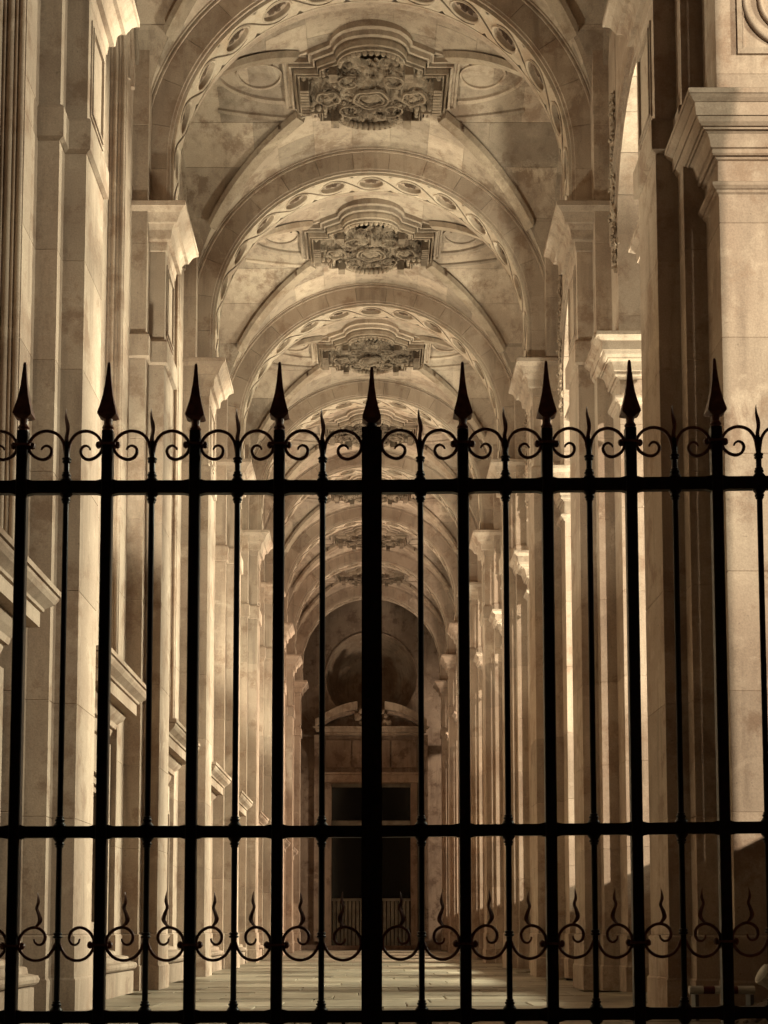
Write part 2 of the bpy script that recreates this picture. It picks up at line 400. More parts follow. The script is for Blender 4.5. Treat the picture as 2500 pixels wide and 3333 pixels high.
for i in range(nx+1):
    for j in range(ny+1):
        x = -.175 + .35*i/nx; y = -.13 + .26*j/ny
        r_ = math.hypot(x/.16, y/.115); a = math.atan2(y, x)
        z = .0 + .028*max(0, 1-r_)*(1 + .8*math.cos(6*a)) + .02*noise.noise(Vector((x*38, y*38, 2))) - .01
        vsr.append((x, y, -max(-.012, z)))
for i in range(nx):
    for j in range(ny):
        a = i*(ny+1)+j; fsr.append((a, a+1, a+ny+2, a+ny+1))
ros.add(vsr, fsr)
ROS = ros.mesh('oval_rosette', M_DARK_CARVE)
for k in range(9):
    lab = 'nearest transverse arch, only its springing shows at the top of the picture' if k == 0 else f'{ORD[k]} round transverse arch from the gate with a carved band of ovals under it'
    r = root('transverse_arch', lab, 'arch', (0, C2 + BAY*k, ZCAP1), 'transverse arches across the gallery')
    for n, me, mat in AP: part(n, me, r, (0, 0, -ZCAP1))
    for c in range(-7, 8):
        s = c*.54; p = Vector(soff(s, -.07, .006)); 
        ang = max(-SARC, min(SARC, s))/RIN
        o = part('oval_rosette', ROS, r, (p.x, p.y, p.z - ZCAP1)); o.rotation_euler = (0, ang, 0)

# ------------------------------------------------------------------ groin vaults
HD = (BAY - DEEP)/2    # half depth 1.665
XW = XJ + .02
def z1(x): return ZSPR + math.sqrt(max(0, ROUT*ROUT - x*x))
def z2(d): return ZSPR + ROUT*math.sqrt(max(0, 1 - (d/HD)**2))
def ceil(x, d): return max(z1(x), z2(d))
def patch(fn, us, v0f, v1f, nv=2):
    """curved block: fn(u,v)->(x,d,z); a 4 mm recessed joint on all sides"""
    g_ = .0022; m = MB(); grid = []
    us2 = [us[0]+g_] + us[1:-1] + [us[-1]-g_]
    for u in us2:
        a, b = v0f(u)+g_, v1f(u)-g_
        if b < a: a = b = (a+b)/2
        grid.append([fn(u, a+(b-a)*j/nv) for j in range(nv+1)])
    n0 = len(grid); n1 = nv+1
    vs_ = [p for row in grid for p in row]; fs = [(i*n1+j, (i+1)*n1+j, (i+1)*n1+j+1, i*n1+j+1) for i in range(n0-1) for j in range(nv)]
    lo = [(x, y, z+.012) for x, y, z in vs_]; k = len(vs_)
    border = [i*n1 for i in range(n0)] + [(n0-1)*n1+j for j in range(1, n1)] + [i*n1+n1-1 for i in range(n0-2, -1, -1)] + [j for j in range(n1-2, 0, -1)]
    for a, b in zip(border, border[1:]+border[:1]): fs.append((a, b, b+k, a+k))
    return m.add(vs_ + lo, fs)
def vault_blocks():
    L = []
    NA = 15
    edges = [-ROUT*math.cos(math.pi*i/NA) for i in range(NA+1)]
    for sy in (-1, 1):
        for i in range(NA):
            x0, x1 = edges[i], edges[i+1]
            us = [x0 + (x1-x0)*j/4 for j in range(5)]
            gr = lambda x: HD*min(1, abs(x)/ROUT)
            splits = [0, .55, 1.12, HD] if i % 2 else [0, .85, HD]
            for a, b in zip(splits, splits[1:]):
                if b <= min(gr(x0), gr(x1)) + .06: continue
                f0 = lambda x, a=a, b=b: min(max(gr(x), a), b); f1 = lambda x, b=b: b
                mb = patch(lambda u, v, sy=sy: (u, sy*v, z1(u)), us, f0, f1)
                L.append(mb)
    ND = 11
    ed = [-HD*math.cos(math.pi*i/ND) for i in range(ND+1)]
    for sx in (-1, 1):
        for i in range(ND):
            d0, d1 = ed[i], ed[i+1]
            us = [d0 + (d1-d0)*j/4 for j in range(5)]
            gr = lambda d: ROUT*min(1, abs(d)/HD)
            splits = [0, .7, 1.5, XW] if i % 2 else [0, 1.1, 1.9, XW]
            for a, b in zip(splits, splits[1:]):
                if b <= min(gr(d0), gr(d1)) + .06: continue
                f0 = lambda d, a=a, b=b: min(max(gr(d), a), b); f1 = lambda d, b=b: b
                L.append(patch(lambda u, v, sx=sx: (sx*v, u, z2(u)), us, f0, f1))
    return L
VB = [mb.mesh('vault_block', M_VAULT) for mb in vault_blocks()]
sh = MB(); n = 24
grid = [[(-XW + 2*XW*i/n, -HD + 2*HD*j/n) for j in range(n+1)] for i in range(n+1)]
sh.add([(x, d, ceil(x, d)+.011) for row in grid for x, d in row], [(i*(n+1)+j, (i+1)*(n+1)+j, (i+1)*(n+1)+j+1, i*(n+1)+j+1) for i in range(n) for j in range(n)])
VSHELL = sh.mesh('vault_shell', M_VAULT)

def ridge(mb, pts, w, h, zoff=0.0):
    """raised moulding following the ceiling along plan points (x, d)"""
    rings = []; N = len(pts)
    for i, (x, d) in enumerate(pts):
        a = pts[max(0, i-1)]; b = pts[min(N-1, i+1)]
        t = Vector((b[0]-a[0], b[1]-a[1])).normalized(); nrm = Vector((-t.y, t.x))
        z = ceil(x, d) - zoff
        zl = ceil(x+nrm.x*w/2, d+nrm.y*w/2) - zoff; zr = ceil(x-nrm.x*w/2, d-nrm.y*w/2) - zoff
        if abs(abs(x)/ROUT - abs(d)/HD) < .03: zl = zr = z + .0
        rings.append([(x+nrm.x*w/2, d+nrm.y*w/2, zl+.01), (x+nrm.x*w*.36, d+nrm.y*w*.36, zl-h), (x-nrm.x*w*.36, d-nrm.y*w*.36, zr-h), (x-nrm.x*w/2, d-nrm.y*w/2, zr+.01)])
    mb.rings(rings)
def outline(sx, sd, curve=True):
    """plan of the cross-shaped coffer frame"""
    q = []
    a0 = .46*sx; b0 = .68*sd
    for i in range(9):
        t = i/8; q.append((a0*math.sin(t*math.pi/2), b0 + .30*sd*math.cos(t*math.pi/2)))
    q += [(.70*sx, .62*sd), (.70*sx, .45*sd), (1.0*sx, .45*sd), (1.0*sx, 0)]
    right_top = q
    full = right_top + [(x, -y) for x, y in right_top[::-1][1:]]
    left = [(-x, y) for x, y in full[::-1][1:-1]]
    return full + left
def coffer():
    L = []
    def ring_prof(levels, mat, name, zbase=10.97):
        m = MB(); rings = []
        for (sx, sd, dz) in levels:
            rings.append([(x, y, min(zbase, ceil(x, y)) - dz) for x, y in outline(sx, sd)])
        m.rings(rings + [rings[0]], cap=False); L.append((name, m, mat))
    ring_prof([(1.06,1.06,-.03),(1.06,1.06,.06),(1.03,1.03,.075),(1.02,1.02,.05),(.99,.99,.055),(.98,.98,.11),(.95,.95,.12),(.95,.95,-.02)], M_VAULT, 'coffer_moulding')
    ring_prof([(.925,.925,-.02),(.925,.925,.14),(.91,.91,.19),(.90,.89,.20),(.89,.88,.15),(.88,.87,.15),(.87,.86,.22),(.855,.84,.225),(.855,.84,-.02)], M_CARVE, 'coffer_moulding')
    plate = MB(); rg = [[(x, y, 10.9) for x, y in outline(.98, .98)], [(x, y, 10.86) for x, y in outline(.98, .98)]]
    plate.rings(rg); L.append(('coffer_ground', plate, M_CARVE))
    # egg and dart row between the mouldings
    eg = MB(); o_ = outline(.81, .79)
    pts = []
    for a, b in zip(o_, o_[1:]+o_[:1]):
        l = math.hypot(b[0]-a[0], b[1]-a[1]); n_ = max(1, round(l/.085))
        for j in range(n_): pts.append((a[0]+(b[0]-a[0])*j/n_, a[1]+(b[1]-a[1])*j/n_))
    for i, (x, y) in enumerate(pts): eg.ico((x, y, 10.77), .036, 1, 0, (1, 1, 1.5), i)
    L.append(('egg_and_dart', eg, M_CARVE))
    return L
CF = [(n, mb.mesh(n, mat), mat) for n, mb, mat in coffer()]
def foliage(seed):
    rr = random.Random(seed); m = MB()
    o_ = outline(.66, .66)
    def inside(x, y):
        x, y = abs(x), abs(y)
        return (x < .78 and y < .32) or (x < .52 and y < .46) or (x < .34 and y < .64)
    nx_, ny_ = 64, 56; vs_ = []; idx = {}
    for i in range(nx_+1):
        for j in range(ny_+1):
            x = -.80 + 1.60*i/nx_; y = -.66 + 1.32*j/ny_
            if not inside(x*.98, y*.98): continue
            nz = noise.fractal(Vector((x*7, y*7, seed)), .9, 2.1, 4)
            rdg = abs(noise.noise(Vector((x*11, y*9, seed+5))))
            lob = .12*math.exp(-((x)**2+(y)**2)/.05) + .10*math.exp(-((abs(x)-.5)**2+(y)**2)/.03)
            idx[(i, j)] = len(vs_); vs_.append((x, y, 10.80 - .05*nz + .10*rdg - lob - .04))
    fs = []
    for (i, j) in list(idx):
        q = [(i, j), (i+1, j), (i+1, j+1), (i, j+1)]
        if all(p in idx for p in q): fs.append(tuple(idx[p] for p in q))
    m.add(vs_, fs)
    # curled leaves and fruit standing clear of the ground
    for i in range(210):
        for _ in range(20):
            x, y = rr.uniform(-.78, .78), rr.uniform(-.64, .64)
            if inside(x, y): break
        a = rr.uniform(0, 6.28); l = rr.uniform(.05, .10); w = l*rr.uniform(.25, .45); z0 = 10.79 - rr.uniform(0, .05)
        pts = []
        for t in range(5):
            u = t/4; cx = x + math.cos(a)*l*(u-.5); cy = y + math.sin(a)*l*(u-.5); cz = z0 - .035*math.sin(u*math.pi*.9) + .03*u
            ww = w*math.sin(math.pi*min(.95, u*.85+.12)); px, py = -math.sin(a)*ww, math.cos(a)*ww
            pts.append([(cx-px, cy-py, cz+.014), (cx, cy, cz-.012), (cx+px, cy+py, cz+.014), (cx, cy, cz+.01)])
        m.rings(pts)
    for i in range(40):
        x, y = rr.uniform(-.5, .5), rr.uniform(-.4, .4)
        if inside(x, y): m.ico((x, y, 10.75 - rr.uniform(0, .05)), rr.uniform(.015, .035), 1, .4, (1, 1, 1), i+seed)
    # cartouche in the middle, a roundel with a scroll at each side
    for (cx, cy, rx, ry, zz_, w) in ((0, 0, .21, .17, 10.66, .022), (0, 0, .155, .12, 10.65, .014), (-.52, 0, .14, .13, 10.67, .02), (.52, 0, .14, .13, 10.67, .02)):
        m.tube([(cx + rx*math.cos(2*math.pi*j/22), cy + ry*math.sin(2*math.pi*j/22), zz_ + .012*math.sin(5*j)) for j in range(22)], w, 5, True)
    m.ico((0, 0, 10.70), .11, 2, .25, (1.1, .9, .7), seed)
    for sx in (-1, 1):
        m.ico((sx*.52, 0, 10.70), .075, 2, .5, (1, 1, .8), seed+3)
        m.tube([(sx*(.25 + .012*t*math.cos(t*.55)), .01*t*math.sin(t*.55) + .28, 10.69) for t in range(4, 16)], .016, 5)
        m.tube([(sx*(.25 + .012*t*math.cos(t*.55)), -.01*t*math.sin(t*.55) - .28, 10.69) for t in range(4, 16)], .016, 5)
    for sx in (-1, 1):
        for j in range(9):      # fluted consoles closing the short ends
            m.box(sx*.80-.05, sx*.80+.05, -.27+j*.06, -.27+j*.06+.045, 10.60, 10.86)
        m.box(sx*.45-.05, sx*.45+.05, -.56, -.40, 10.62, 10.86); m.box(sx*.45-.05, sx*.45+.05, .40, .56, 10.62, 10.86)
    return m.mesh('carved_foliage', M_FOL)
FOL = [foliage(s) for s in (1, 2, 3)]
rib = []
for sx in (-1, 1):
    for sy in (-1, 1):
        m = MB(); pts = []
        for j in range(21):
            t = .37 + (.86-.37)*j/20; pts.append((sx*ROUT*t, sy*HD*t))
        ridge(m, pts, .20, .06); rib.append(m.mesh('groin_rib', M_CARVE))  # darker stone puts the rib's shaded band into its colour
oval = []
for sx in (-1, 1):
    m = MB()
    ridge(m, [(sx*(1.08 + .80*math.sin(math.pi*j/32)), -.43*math.cos(math.pi*j/32)) for j in range(33)], .055, .035)
    ridge(m, [(sx*(1.36 + .27*math.cos(2*math.pi*j/32)), .25*math.sin(2*math.pi*j/32)) for j in range(33)], .035, .025)
    oval.append(m.mesh('oval_panel_moulding', M_VAULT))
lines = []
for sx in (-1, 1):
    for sy in (-1, 1):
        m = MB(); ridge(m, [(sx*(.72+1.2*j/12), sy*(.64 - .10*(j/12)**2)) for j in range(13)], .04, .03); lines.append(m.mesh('vault_moulding', M_VAULT))
# wall arch mouldings (formerets) against the side walls
for sx in (-1, 1):
    m = MB(); m.rings([[(sx*(XJ-.05), HD*math.sin(t), ZSPR+ROUT*math.cos(t)-.0), (sx*(XJ-.05), HD*.97*math.sin(t), ZSPR+(ROUT-.07)*math.cos(t)), (sx*(XJ+.02), HD*.97*math.sin(t), ZSPR+(ROUT-.07)*math.cos(t)), (sx*(XJ+.02), HD*math.sin(t), ZSPR+ROUT*math.cos(t))] for t in [(-math.pi/2 + math.pi*j/40)*.999 for j in range(41)]])
    lines.append(m.mesh('wall_arch_moulding', M_VAULT))
slot = MB()
for sx in (-1, 1):
    for sy in (-1, 1): slot.box(sx*1.16-.015, sx*1.16+.015, sy*.72-.06, sy*.72+.06, z1(1.16)-.03, z1(1.16)+.02)
SLOT = slot.mesh('vault_pin', M_DARK_CARVE)
for k in range(8):
    lab = f'{ORD[k]} groin vault bay from the gate, with carved coffer and side ovals'
    r = root('groin_vault', lab, 'vault', (0, C2 + BAY*k + BAY/2, ZSPR), 'vault bays of the gallery ceiling')
    zz = (0, 0, -ZSPR)
    part('vault_shell', VSHELL, r, zz)
    for me in VB: part('vault_block', me, r, zz)
    for n, me, mat in CF: part(n, me, r, zz)
    part('carved_foliage', FOL[k % 3], r, zz)
    for me in rib: part('groin_rib', me, r, zz)
    for me in oval: part('oval_panel_moulding', me, r, zz)
    for me in lines: part(me.name.split('.')[0], me, r, zz)
    part('vault_pin', SLOT, r, zz)

# ------------------------------------------------------------------ side walls
RS = 1.095; ZS2 = 7.48      # side arch
ZSL = 9.15
def sarc(t, r=RS, side=1): return (r*math.sin(t), (ZS2 if side > 0 else ZSL) + r*math.cos(t))
def side_arch_parts(side):
    L = []; ZQ = ZS2 if side > 0 else ZSL
    def P(mb): return mb if side > 0 else mb.mirror()
    x0, x1 = XJ, (2.92 if side > 0 else 2.62)
    N = 9
    for i in range(N):
        a0 = -math.pi/2 + math.pi*i/N + .002; a1 = -math.pi/2 + math.pi*(i+1)/N - .002
        rings = []
        for j in range(5):
            t = a0+(a1-a0)*j/4; pi_ = sarc(t, RS, side); po = sarc(t, RS+.30, side)
            rings.append([(x0+.001,)+pi_, (x1,)+pi_, (x1,)+po, (x0+.001,)+po])
        L.append(('voussoir', P(MB().rings(rings)), M_STONE))
    # spandrel above the voussoirs up to 11.35
    rings = []
    for j in range(25):
        t = -math.pi/2 + math.pi*j/24; po = sarc(t, RS+.298, side); y = max(-RS, min(RS, po[0]))
        if abs(po[0]) > RS: zz_ = ZQ + math.sqrt((RS+.298)**2 - RS**2)
        else: zz_ = po[1]
        rings.append([(x0+.004, y, zz_), (x1, y, zz_), (x1, y, 11.35), (x0+.004, y, 11.35)])
    L.append(('spandrel', P(MB().rings(rings)), M_STONE))
    for (ra, rb, p) in ((.05, .10, .02), (.20, .27, .035)):
        L.append(('archivolt_moulding', P(MB().rings([[(x0+.01,)+sarc(t, RS+ra, side), (x0-p,)+sarc(t, RS+ra+.005, side), (x0-p,)+sarc(t, RS+rb-.005, side), (x0+.01,)+sarc(t, RS+rb, side)] for t in [-math.pi/2+math.pi*j/32 for j in range(33)]])), M_STONE))
    if side < 0:
        # mouldings on the reveal of the blind arch, and the wall inside it
        for xx, rr_ in ((2.475, .020), (2.515, .013), (2.555, .022), (2.60, .014)):
            pts = [(xx, -RS, 2.86 + (ZQ-2.86)*j/6) for j in range(6)] + [(xx,)+sarc(t, RS, side) for t in [-math.pi/2+math.pi*j/20 for j in range(21)]] + [(xx, RS, ZQ - (ZQ-2.86)*j/6) for j in range(1, 7)]
            L.append(('reveal_moulding', P(MB().tube(pts, rr_, 6)), M_STONE))
        hz = [2.9, 3.72, 4.54, 5.36, 6.18, 7.0, 7.8, 8.6, 9.4, 10.3]
        for i, (a, b) in enumerate(zip(hz, hz[1:])):
            sp = [-RS, -.35, .45, RS] if i % 2 else [-RS, .1, RS]
            for c, d in zip(sp, sp[1:]): L.append(('stone_block', P(MB().cbox(2.62, 2.9, c, d, a, b, .005)), M_STONE))
        for (c, d, a, b) in ((-RS, -.62, 0, 2.9), (.57, RS, 0, 2.9), (-.62, .57, 1.8, 2.9), (-.62, .57, 0, .66)):
            L.append(('stone_block', P(MB().cbox(2.62, 2.9, c, d, a, b, .004)), M_STONE))
    return L
SA = {s: [(n, mb.mesh(n, mat, n == 'reveal_moulding'), mat) for n, mb, mat in side_arch_parts(s)] for s in (1, -1)}
# window surround (left), local y from bay centre
def surround_parts():
    L = []
    ya, yb = -1.07, 1.05
    def prof_run(prof, y0, y1, name, ret=True):
        """prof: (distance out from the wall, z) ; mitred returns at both ends"""
        m = MB(); rings = []
        for (o_, z) in prof:
            rings.append([(-2.7, y0 - o_, z), (-2.5 + o_, y0 - o_, z), (-2.5 + o_, y1 + o_, z), (-2.7, y1 + o_, z)])
        m.rings(rings, closed=False, cap=False)
        # close top and bottom
        n0 = len(m.v)
        m.f.append(tuple(range(n0-4, n0))); m.f.append((3, 2, 1, 0)); L.append((name, m, M_STONE))
    prof_run([(.0, 2.36), (.03, 2.37), (.05, 2.42), (.06, 2.45), (.06, 2.47), (.09, 2.475), (.10, 2.52), (.14, 2.56), (.17, 2.60), (.17, 2.625), (.255, 2.63), (.255, 2.735), (.275, 2.74), (.28, 2.76),
              (.30, 2.775), (.335, 2.80), (.355, 2.83), (.36, 2.85), (.345, 2.853), (.345, 2.858), (.37, 2.862), (.37, 2.90), (.10, 2.92)], ya+.36, .73, 'cornice')
    m = MB(); m.box(-2.62, -2.50, ya, -.60, .30, 2.36); m.box(-2.62, -2.50, .55, yb, .30, 2.36); m.box(-2.62, -2.50, -.60, .55, 1.82, 2.36); m.box(-2.62, -2.50, -.60, .55, .30, .66)
    L.append(('architrave', m, M_STONE))
    m = MB()
    for w, p in ((.0, .02), (.07, .035), (.17, .05)):
        y0, y1, z0, z1_ = -.60-w, .55+w, .66, 1.82+w
        t = .035
        m.box(-2.51, -2.50+p, y0-t, y0, z0, z1_+t); m.box(-2.51, -2.50+p, y1, y1+t, z0, z1_+t); m.box(-2.51, -2.50+p, y0+.0005, y1-.0005, z1_, z1_+t)
    L.append(('architrave_moulding', m, M_STONE))
    prof_run([(.25, 0.0), (.25, .205), (.225, .215), (.26, .225), (.275, .24), (.28, .262), (.27, .285), (.23, .295), (.215, .30), (.21, .335), (.20, .345), (.12, .36), (.11, .39), (.03, .41), (.02, .50), (.05, .505), (.06, .53), (.02, .55)], ya+.22, .80, 'base_moulding')
    m = MB(); m.box(-3.0, -2.93, -.62, .57, .66, 1.80); L.append(('window', m, M_GLASS))
    return L
SP = [(n, mb.mesh(n, mat), mat) for n, mb, mat in surround_parts()]
bars = MB(); bars.box(-2.93, -2.88, -.62, .57, .66, .73); bars.box(-2.93, -2.88, -.62, .57, 1.73, 1.80); bars.box(-2.93, -2.88, -.13, -.07, .731, 1.729); bars.box(-2.93, -2.88, -.62, -.56, .731, 1.729); bars.box(-2.93, -2.88, .51, .57, .731, 1.729)
WINF = bars.mesh('window_frame', M_WIN)
rev = MB(); rev.box(-3.3, -2.9, -.66, -.62, .62, 1.84); rev.box(-3.3, -2.9, .57, .61, .62, 1.84); rev.box(-3.3, -2.9, -.6195, .5695, .62, .659); rev.box(-3.3, -2.9, -.6195, .5695, 1.801, 1.84)
REV = rev.mesh('window_reveal', M_STONE)
for k in range(-1, 8):
    yc = C2 + BAY*k + BAY/2
    bn = 'bay in front of the nearest pier' if k < 0 else f'{ORD[k]} bay past the nearest pier'
    r = root('blind_arch', f'blind arch on the left wall, {bn}', 'arch', (0, yc, 0), 'blind arches of the left wall')
    for n, me, mat in SA[-1]: part(n, me, r)
    r = root('window_surround', f'moulded window surround with deep cornice on the left, {bn}', 'window', (0, yc, 0), 'window surrounds along the left wall')
    for n, me, mat in SP:
        q = part(n, me, r)
        if n == 'window': part('window_frame', WINF, q)
    part('window_reveal', REV, r)
    if k >= 0:
        r = root('side_arch', f'open side arch on the right, {bn}', 'arch', (0, yc, 0), 'open arches of the right arcade')
        for n, me, mat in SA[1]: part(n, me, r)

# added unseen block behind the camera; keeps the sun off the gate
wg = root('sun_blocker_wing', 'added plain stone mass behind the camera, out of view, blocking the sun', 'building', (0, -1, -1))
part('wall', MB().box(-20, 5.13, -6, 0, 0, 17).mesh('wall', M_STONE), wg)
part('plinth', MB().box(-20, 5.135, -6, .06, 0, .8).mesh('plinth', M_STONE), wg)
part('cornice', MB().box(-20, 5.14, -6, .26, 17.001, 17.6).mesh('cornice', M_STONE), wg)
# building mass above the vaults, so no sky light falls in from on top
bm_ = MB().box(-3.3, 2.92, C2-.90, 46, 11.41, 12.2)
top('upper_storey', bm_.mesh('upper_storey', M_STONE), 'plain stone upper storey resting above the vaulted gallery', 'building')
lw2 = MB().box(-3.9, -3.31, 4.6, 46, -.03, 12.2)
top('back_wall', lw2.mesh('back_wall', M_STONE), 'plain thick wall behind the left blind arches', 'wall')

# ------------------------------------------------------------------ end wall with niche, pediment and door
YE = 43.9
ew = root('end_wall', 'dark end wall with round niche, pediment and tall glazed door', 'wall', (0, YE, 0))
m = MB()
# wall pieces around the round niche (centre z 8.35, radius 1.5)
CZ, CR = 8.45, 1.42
nseg = 48
outer = []
for j in range(nseg):
    a = 2*math.pi*j/nseg; ca, sa = math.cos(a), math.sin(a)
    kx = min(2.9/max(abs(ca), 1e-6), 2.6/max(abs(sa), 1e-6)); outer.append((ca*kx, 0, CZ+sa*kx))
inner = [(CR*math.cos(2*math.pi*j/nseg), 0, CZ+CR*math.sin(2*math.pi*j/nseg)) for j in range(nseg)]
m.rings([outer, inner], cap=False)
m.box(-2.9, -1.22, 0, .3, 0, CZ-2.6); m.box(1.22, 2.9, 0, .3, 0, CZ-2.6); m.box(-1.2195, 1.2195, 0, .3, 5.12, CZ-2.6)
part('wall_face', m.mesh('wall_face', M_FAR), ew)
rings = []
for i in range(13):
    t = i/12*math.pi/2; rr_ = CR*math.cos(t)*1.0; dy = 2.0*math.sin(t)
    rings.append([(max(.001, rr_)*math.cos(2*math.pi*j/nseg), dy, CZ+max(.001, rr_)*math.sin(2*math.pi*j/nseg)) for j in range(nseg)])
part('niche_bowl', MB().rings(rings, cap=False).mesh('niche_bowl', M_CARVE, True), ew)
for r_, w_ in ((CR+.01, .028),):
    part('niche_moulding', MB().tube([(r_*math.cos(-.5 + (math.pi+1)*j/64), -.01, CZ+r_*math.sin(-.5 + (math.pi+1)*j/64)) for j in range(65)], w_, 8, False).mesh('niche_moulding', M_FAR, True), ew)
bust = MB(); bust.lathe(0, -.25, [(.16, 7.2), (.22, 7.35), (.14, 7.5), (.26, 7.62), (.24, 7.8), (.1, 7.88), (.09, 7.92), (.15, 8.0), (.14, 8.15), (.02, 8.22)], 12)
for i in range(26):
    bust.ico((R.uniform(-.55, .55)*(1), -.22+R.uniform(-.06, .04), 7.0+R.uniform(-.18, .5)*.8), R.uniform(.05, .10), 1, .5, (1, .7, 1.2), i)
part('carved_crest', bust.mesh('carved_crest', M_CARVE), ew)
# pediment: two raking pieces, open in the middle
for sx in (-1, 1):
    def rk(x0, z0, x1_, z1_, h0, p):
        return MB().rings([[(sx*x0, -p, z0), (sx*x0, .02, z0), (sx*x0, .02, z0+h0), (sx*x0, -p, z0+h0)], [(sx*x1_, -p, z1_), (sx*x1_, .02, z1_), (sx*x1_, .02, z1_+h0), (sx*x1_, -p, z1_+h0)]])
    for (xa, za, xb, zb, hh, pp, mm, bu) in ((.42, 7.40, 1.72, 6.84, .24, .42, M_CARVE, .10), (.50, 7.27, 1.62, 6.80, .10, .30, M_FAR, .09)):
        rg = []
        for j in range(9):
            t = j/8; x = sx*(xa + (xb-xa)*t); z = za + (zb-za)*t + bu*math.sin(math.pi*t)
            rg.append([(x, -pp, z), (x, .02, z), (x, .02, z+hh), (x, -pp, z+hh)])
        part('raking_cornice', MB().rings(rg).mesh('raking_cornice', mm), ew)
    # pilaster strips beside the door
    part('door_pilaster', MB().cbox(sx*1.62-.14, sx*1.62+.14, -.10, .0, .25, 5.95, .01).mesh('door_pilaster', M_FAR), ew)
    part('console', MB().rings([[(sx*1.62-.13, -p, z), (sx*1.62+.13, -p, z), (sx*1.62+.13, 0, z), (sx*1.62-.13, 0, z)] for z, p in ((5.95,.12),(6.1,.14),(6.3,.22),(6.5,.34),(6.6,.36))]).mesh('console', M_FAR), ew)
m = MB().stack([(-1.5, -.1), (1.5, -.1), (1.5, 0), (-1.5, 0)], [(6.60, .0), (6.62, .06), (6.68, .10), (6.70, .20), (6.80, .22), (6.82, .28), (6.86, .30)])
part('cornice', m.mesh('cornice', M_CARVE), ew)
for (a, b) in ((-1.40, -.62), (-.58, .58), (.62, 1.40)):
    part('frieze_panel', MB().cbox(a, b, -.06, 0, 5.62, 6.48, .012).mesh('frieze_panel', M_FAR), ew)
part('lintel', MB().stack([(-1.42, -.1), (1.42, -.1), (1.42, 0), (-1.42, 0)], [(5.14, 0), (5.15, .04), (5.38, .05), (5.40, .10), (5.46, .11), (5.47, 0)]).mesh('lintel', M_STONE), ew)
for sx in (-1, 1):
    part('door_jamb', MB().cbox(sx*1.32-.10, sx*1.32+.10, -.14, 0, 0, 5.14, .012).mesh('door_jamb', M_FAR), ew)
dr = part('door', MB().box(-1.22, 1.22, .16, .20, 0, 5.12).mesh('door', M_GLASS), ew)
for (z0, z1_) in ((1.50, 1.58), (3.76, 3.98), (5.02, 5.12)):
    part('door_rail', MB().box(-1.21, 1.21, .08, .155, z0, z1_).mesh('door_rail', M_WOOD), dr)
part('door_stile', MB().box(-.07, .07, .075, .155, 0, 5.019).mesh('door_stile', M_WIN), dr)
bme = MB().box(-.045, .045, .09, .155, .12, 1.499).mesh('door_board', M_WOOD)
for i in range(20):
    x = -1.13 + i*.119
    if abs(x) < .1: continue
    part('door_board', bme, dr, (x, (i % 3)*.015, 0))
part('door_step', MB().cbox(-1.7, 1.7, -.45, -.145, 0, .14, .01).mesh('door_step', M_DARK_CARVE), ew)

# ------------------------------------------------------------------ iron gate
YG = 5.02; KM = YG / 4640
T_ = rad(4.915); F_ = 4640; U0, V0 = 1208, 2631
def PX(u, v, y=YG):
    up = V0 - v; dy = F_*math.cos(T_) - up*math.sin(T_); dz = F_*math.sin(T_) + up*math.cos(T_)
    return (u-U0)*y/dy, CAMZ + dz*y/dy
def zv(v): return PX(1208, v)[1]
ZTIP, ZSPB, ZNECK, ZCOL = zv(1177), zv(1352), zv(1385), zv(1397)
ZR = [(zv(1562), zv(1603)), (zv(2684), zv(2722)), (zv(3285), zv(3324))]
# drop of the sagging rails: the left leaf hangs level, the right leaf rises to the right
def rise(x): return -.004 + (.0105*x if x > 0 else .002*x)
def sq(mb, x, y, hw, z0, z1): mb.box(x-hw, x+hw, y-hw, y+hw, z0, z1)
def spear(hw=.0215):
    m = MB(); q = math.sqrt(2)
    pr = [(.0035, ZTIP), (.0058, ZTIP-.01), (.0085, ZTIP-.045), (.0125, ZTIP-.085), (.0185, ZTIP-.125), (.026, ZTIP-.158), (.0355, ZSPB+.008), (.0365, ZSPB), (.029, ZSPB-.006), (.0165, ZSPB-.012)]
    m.lathe(0, 0, [(r*q*.93, z) for r, z in pr], 4, math.pi/4)
    m.lathe(0, 0, [(.0165, ZSPB-.010), (.0150, ZSPB-.022), (.0145, ZNECK+.006), (.0185, ZNECK), (.0215, ZNECK-.006), (.0165, ZNECK-.012), (.0195, ZCOL), (.0195, ZCOL-.014)], 12)
    return m
SPEAR = spear().mesh('spearhead', M_RUST_LIT)
ZBOT = -.03
bar = MB(); c_ = .0035; h_ = .020
oc = [(-h_+c_,-h_),(h_-c_,-h_),(h_,-h_+c_),(h_,h_-c_),(h_-c_,h_),(-h_+c_,h_),(-h_,h_-c_),(-h_,-h_+c_)]
bar.rings([[(x, y, z) for x, y in oc] for z in (ZBOT, ZCOL-.004)])
BAR = bar.mesh('thick_bar', M_IRON)
CLAMP_Z = zv(1445); CLB_Z = zv(3072)
cl = MB()
for z in (CLAMP_Z, CLB_Z):
    cl.box(-.030, .030, -.023, .023, z-.0045, z+.0045)
    for sx in (-1, 1): cl.lathe(sx*.0345, 0, [(.003, z-.013), (.009, z-.008), (.011, z), (.009, z+.008), (.003, z+.013)], 8)
CLAMP = cl.mesh('bar_collar', M_RUST_LIT)
def ring_prof(z, up=1): # small turned collar
    return [(.0108, z-up*.010), (.0175, z-up*.006), (.0175, z-up*.002), (.0120, z), (.0160, z+up*.004), (.0160, z+up*.008), (.0108, z+up*.012)]
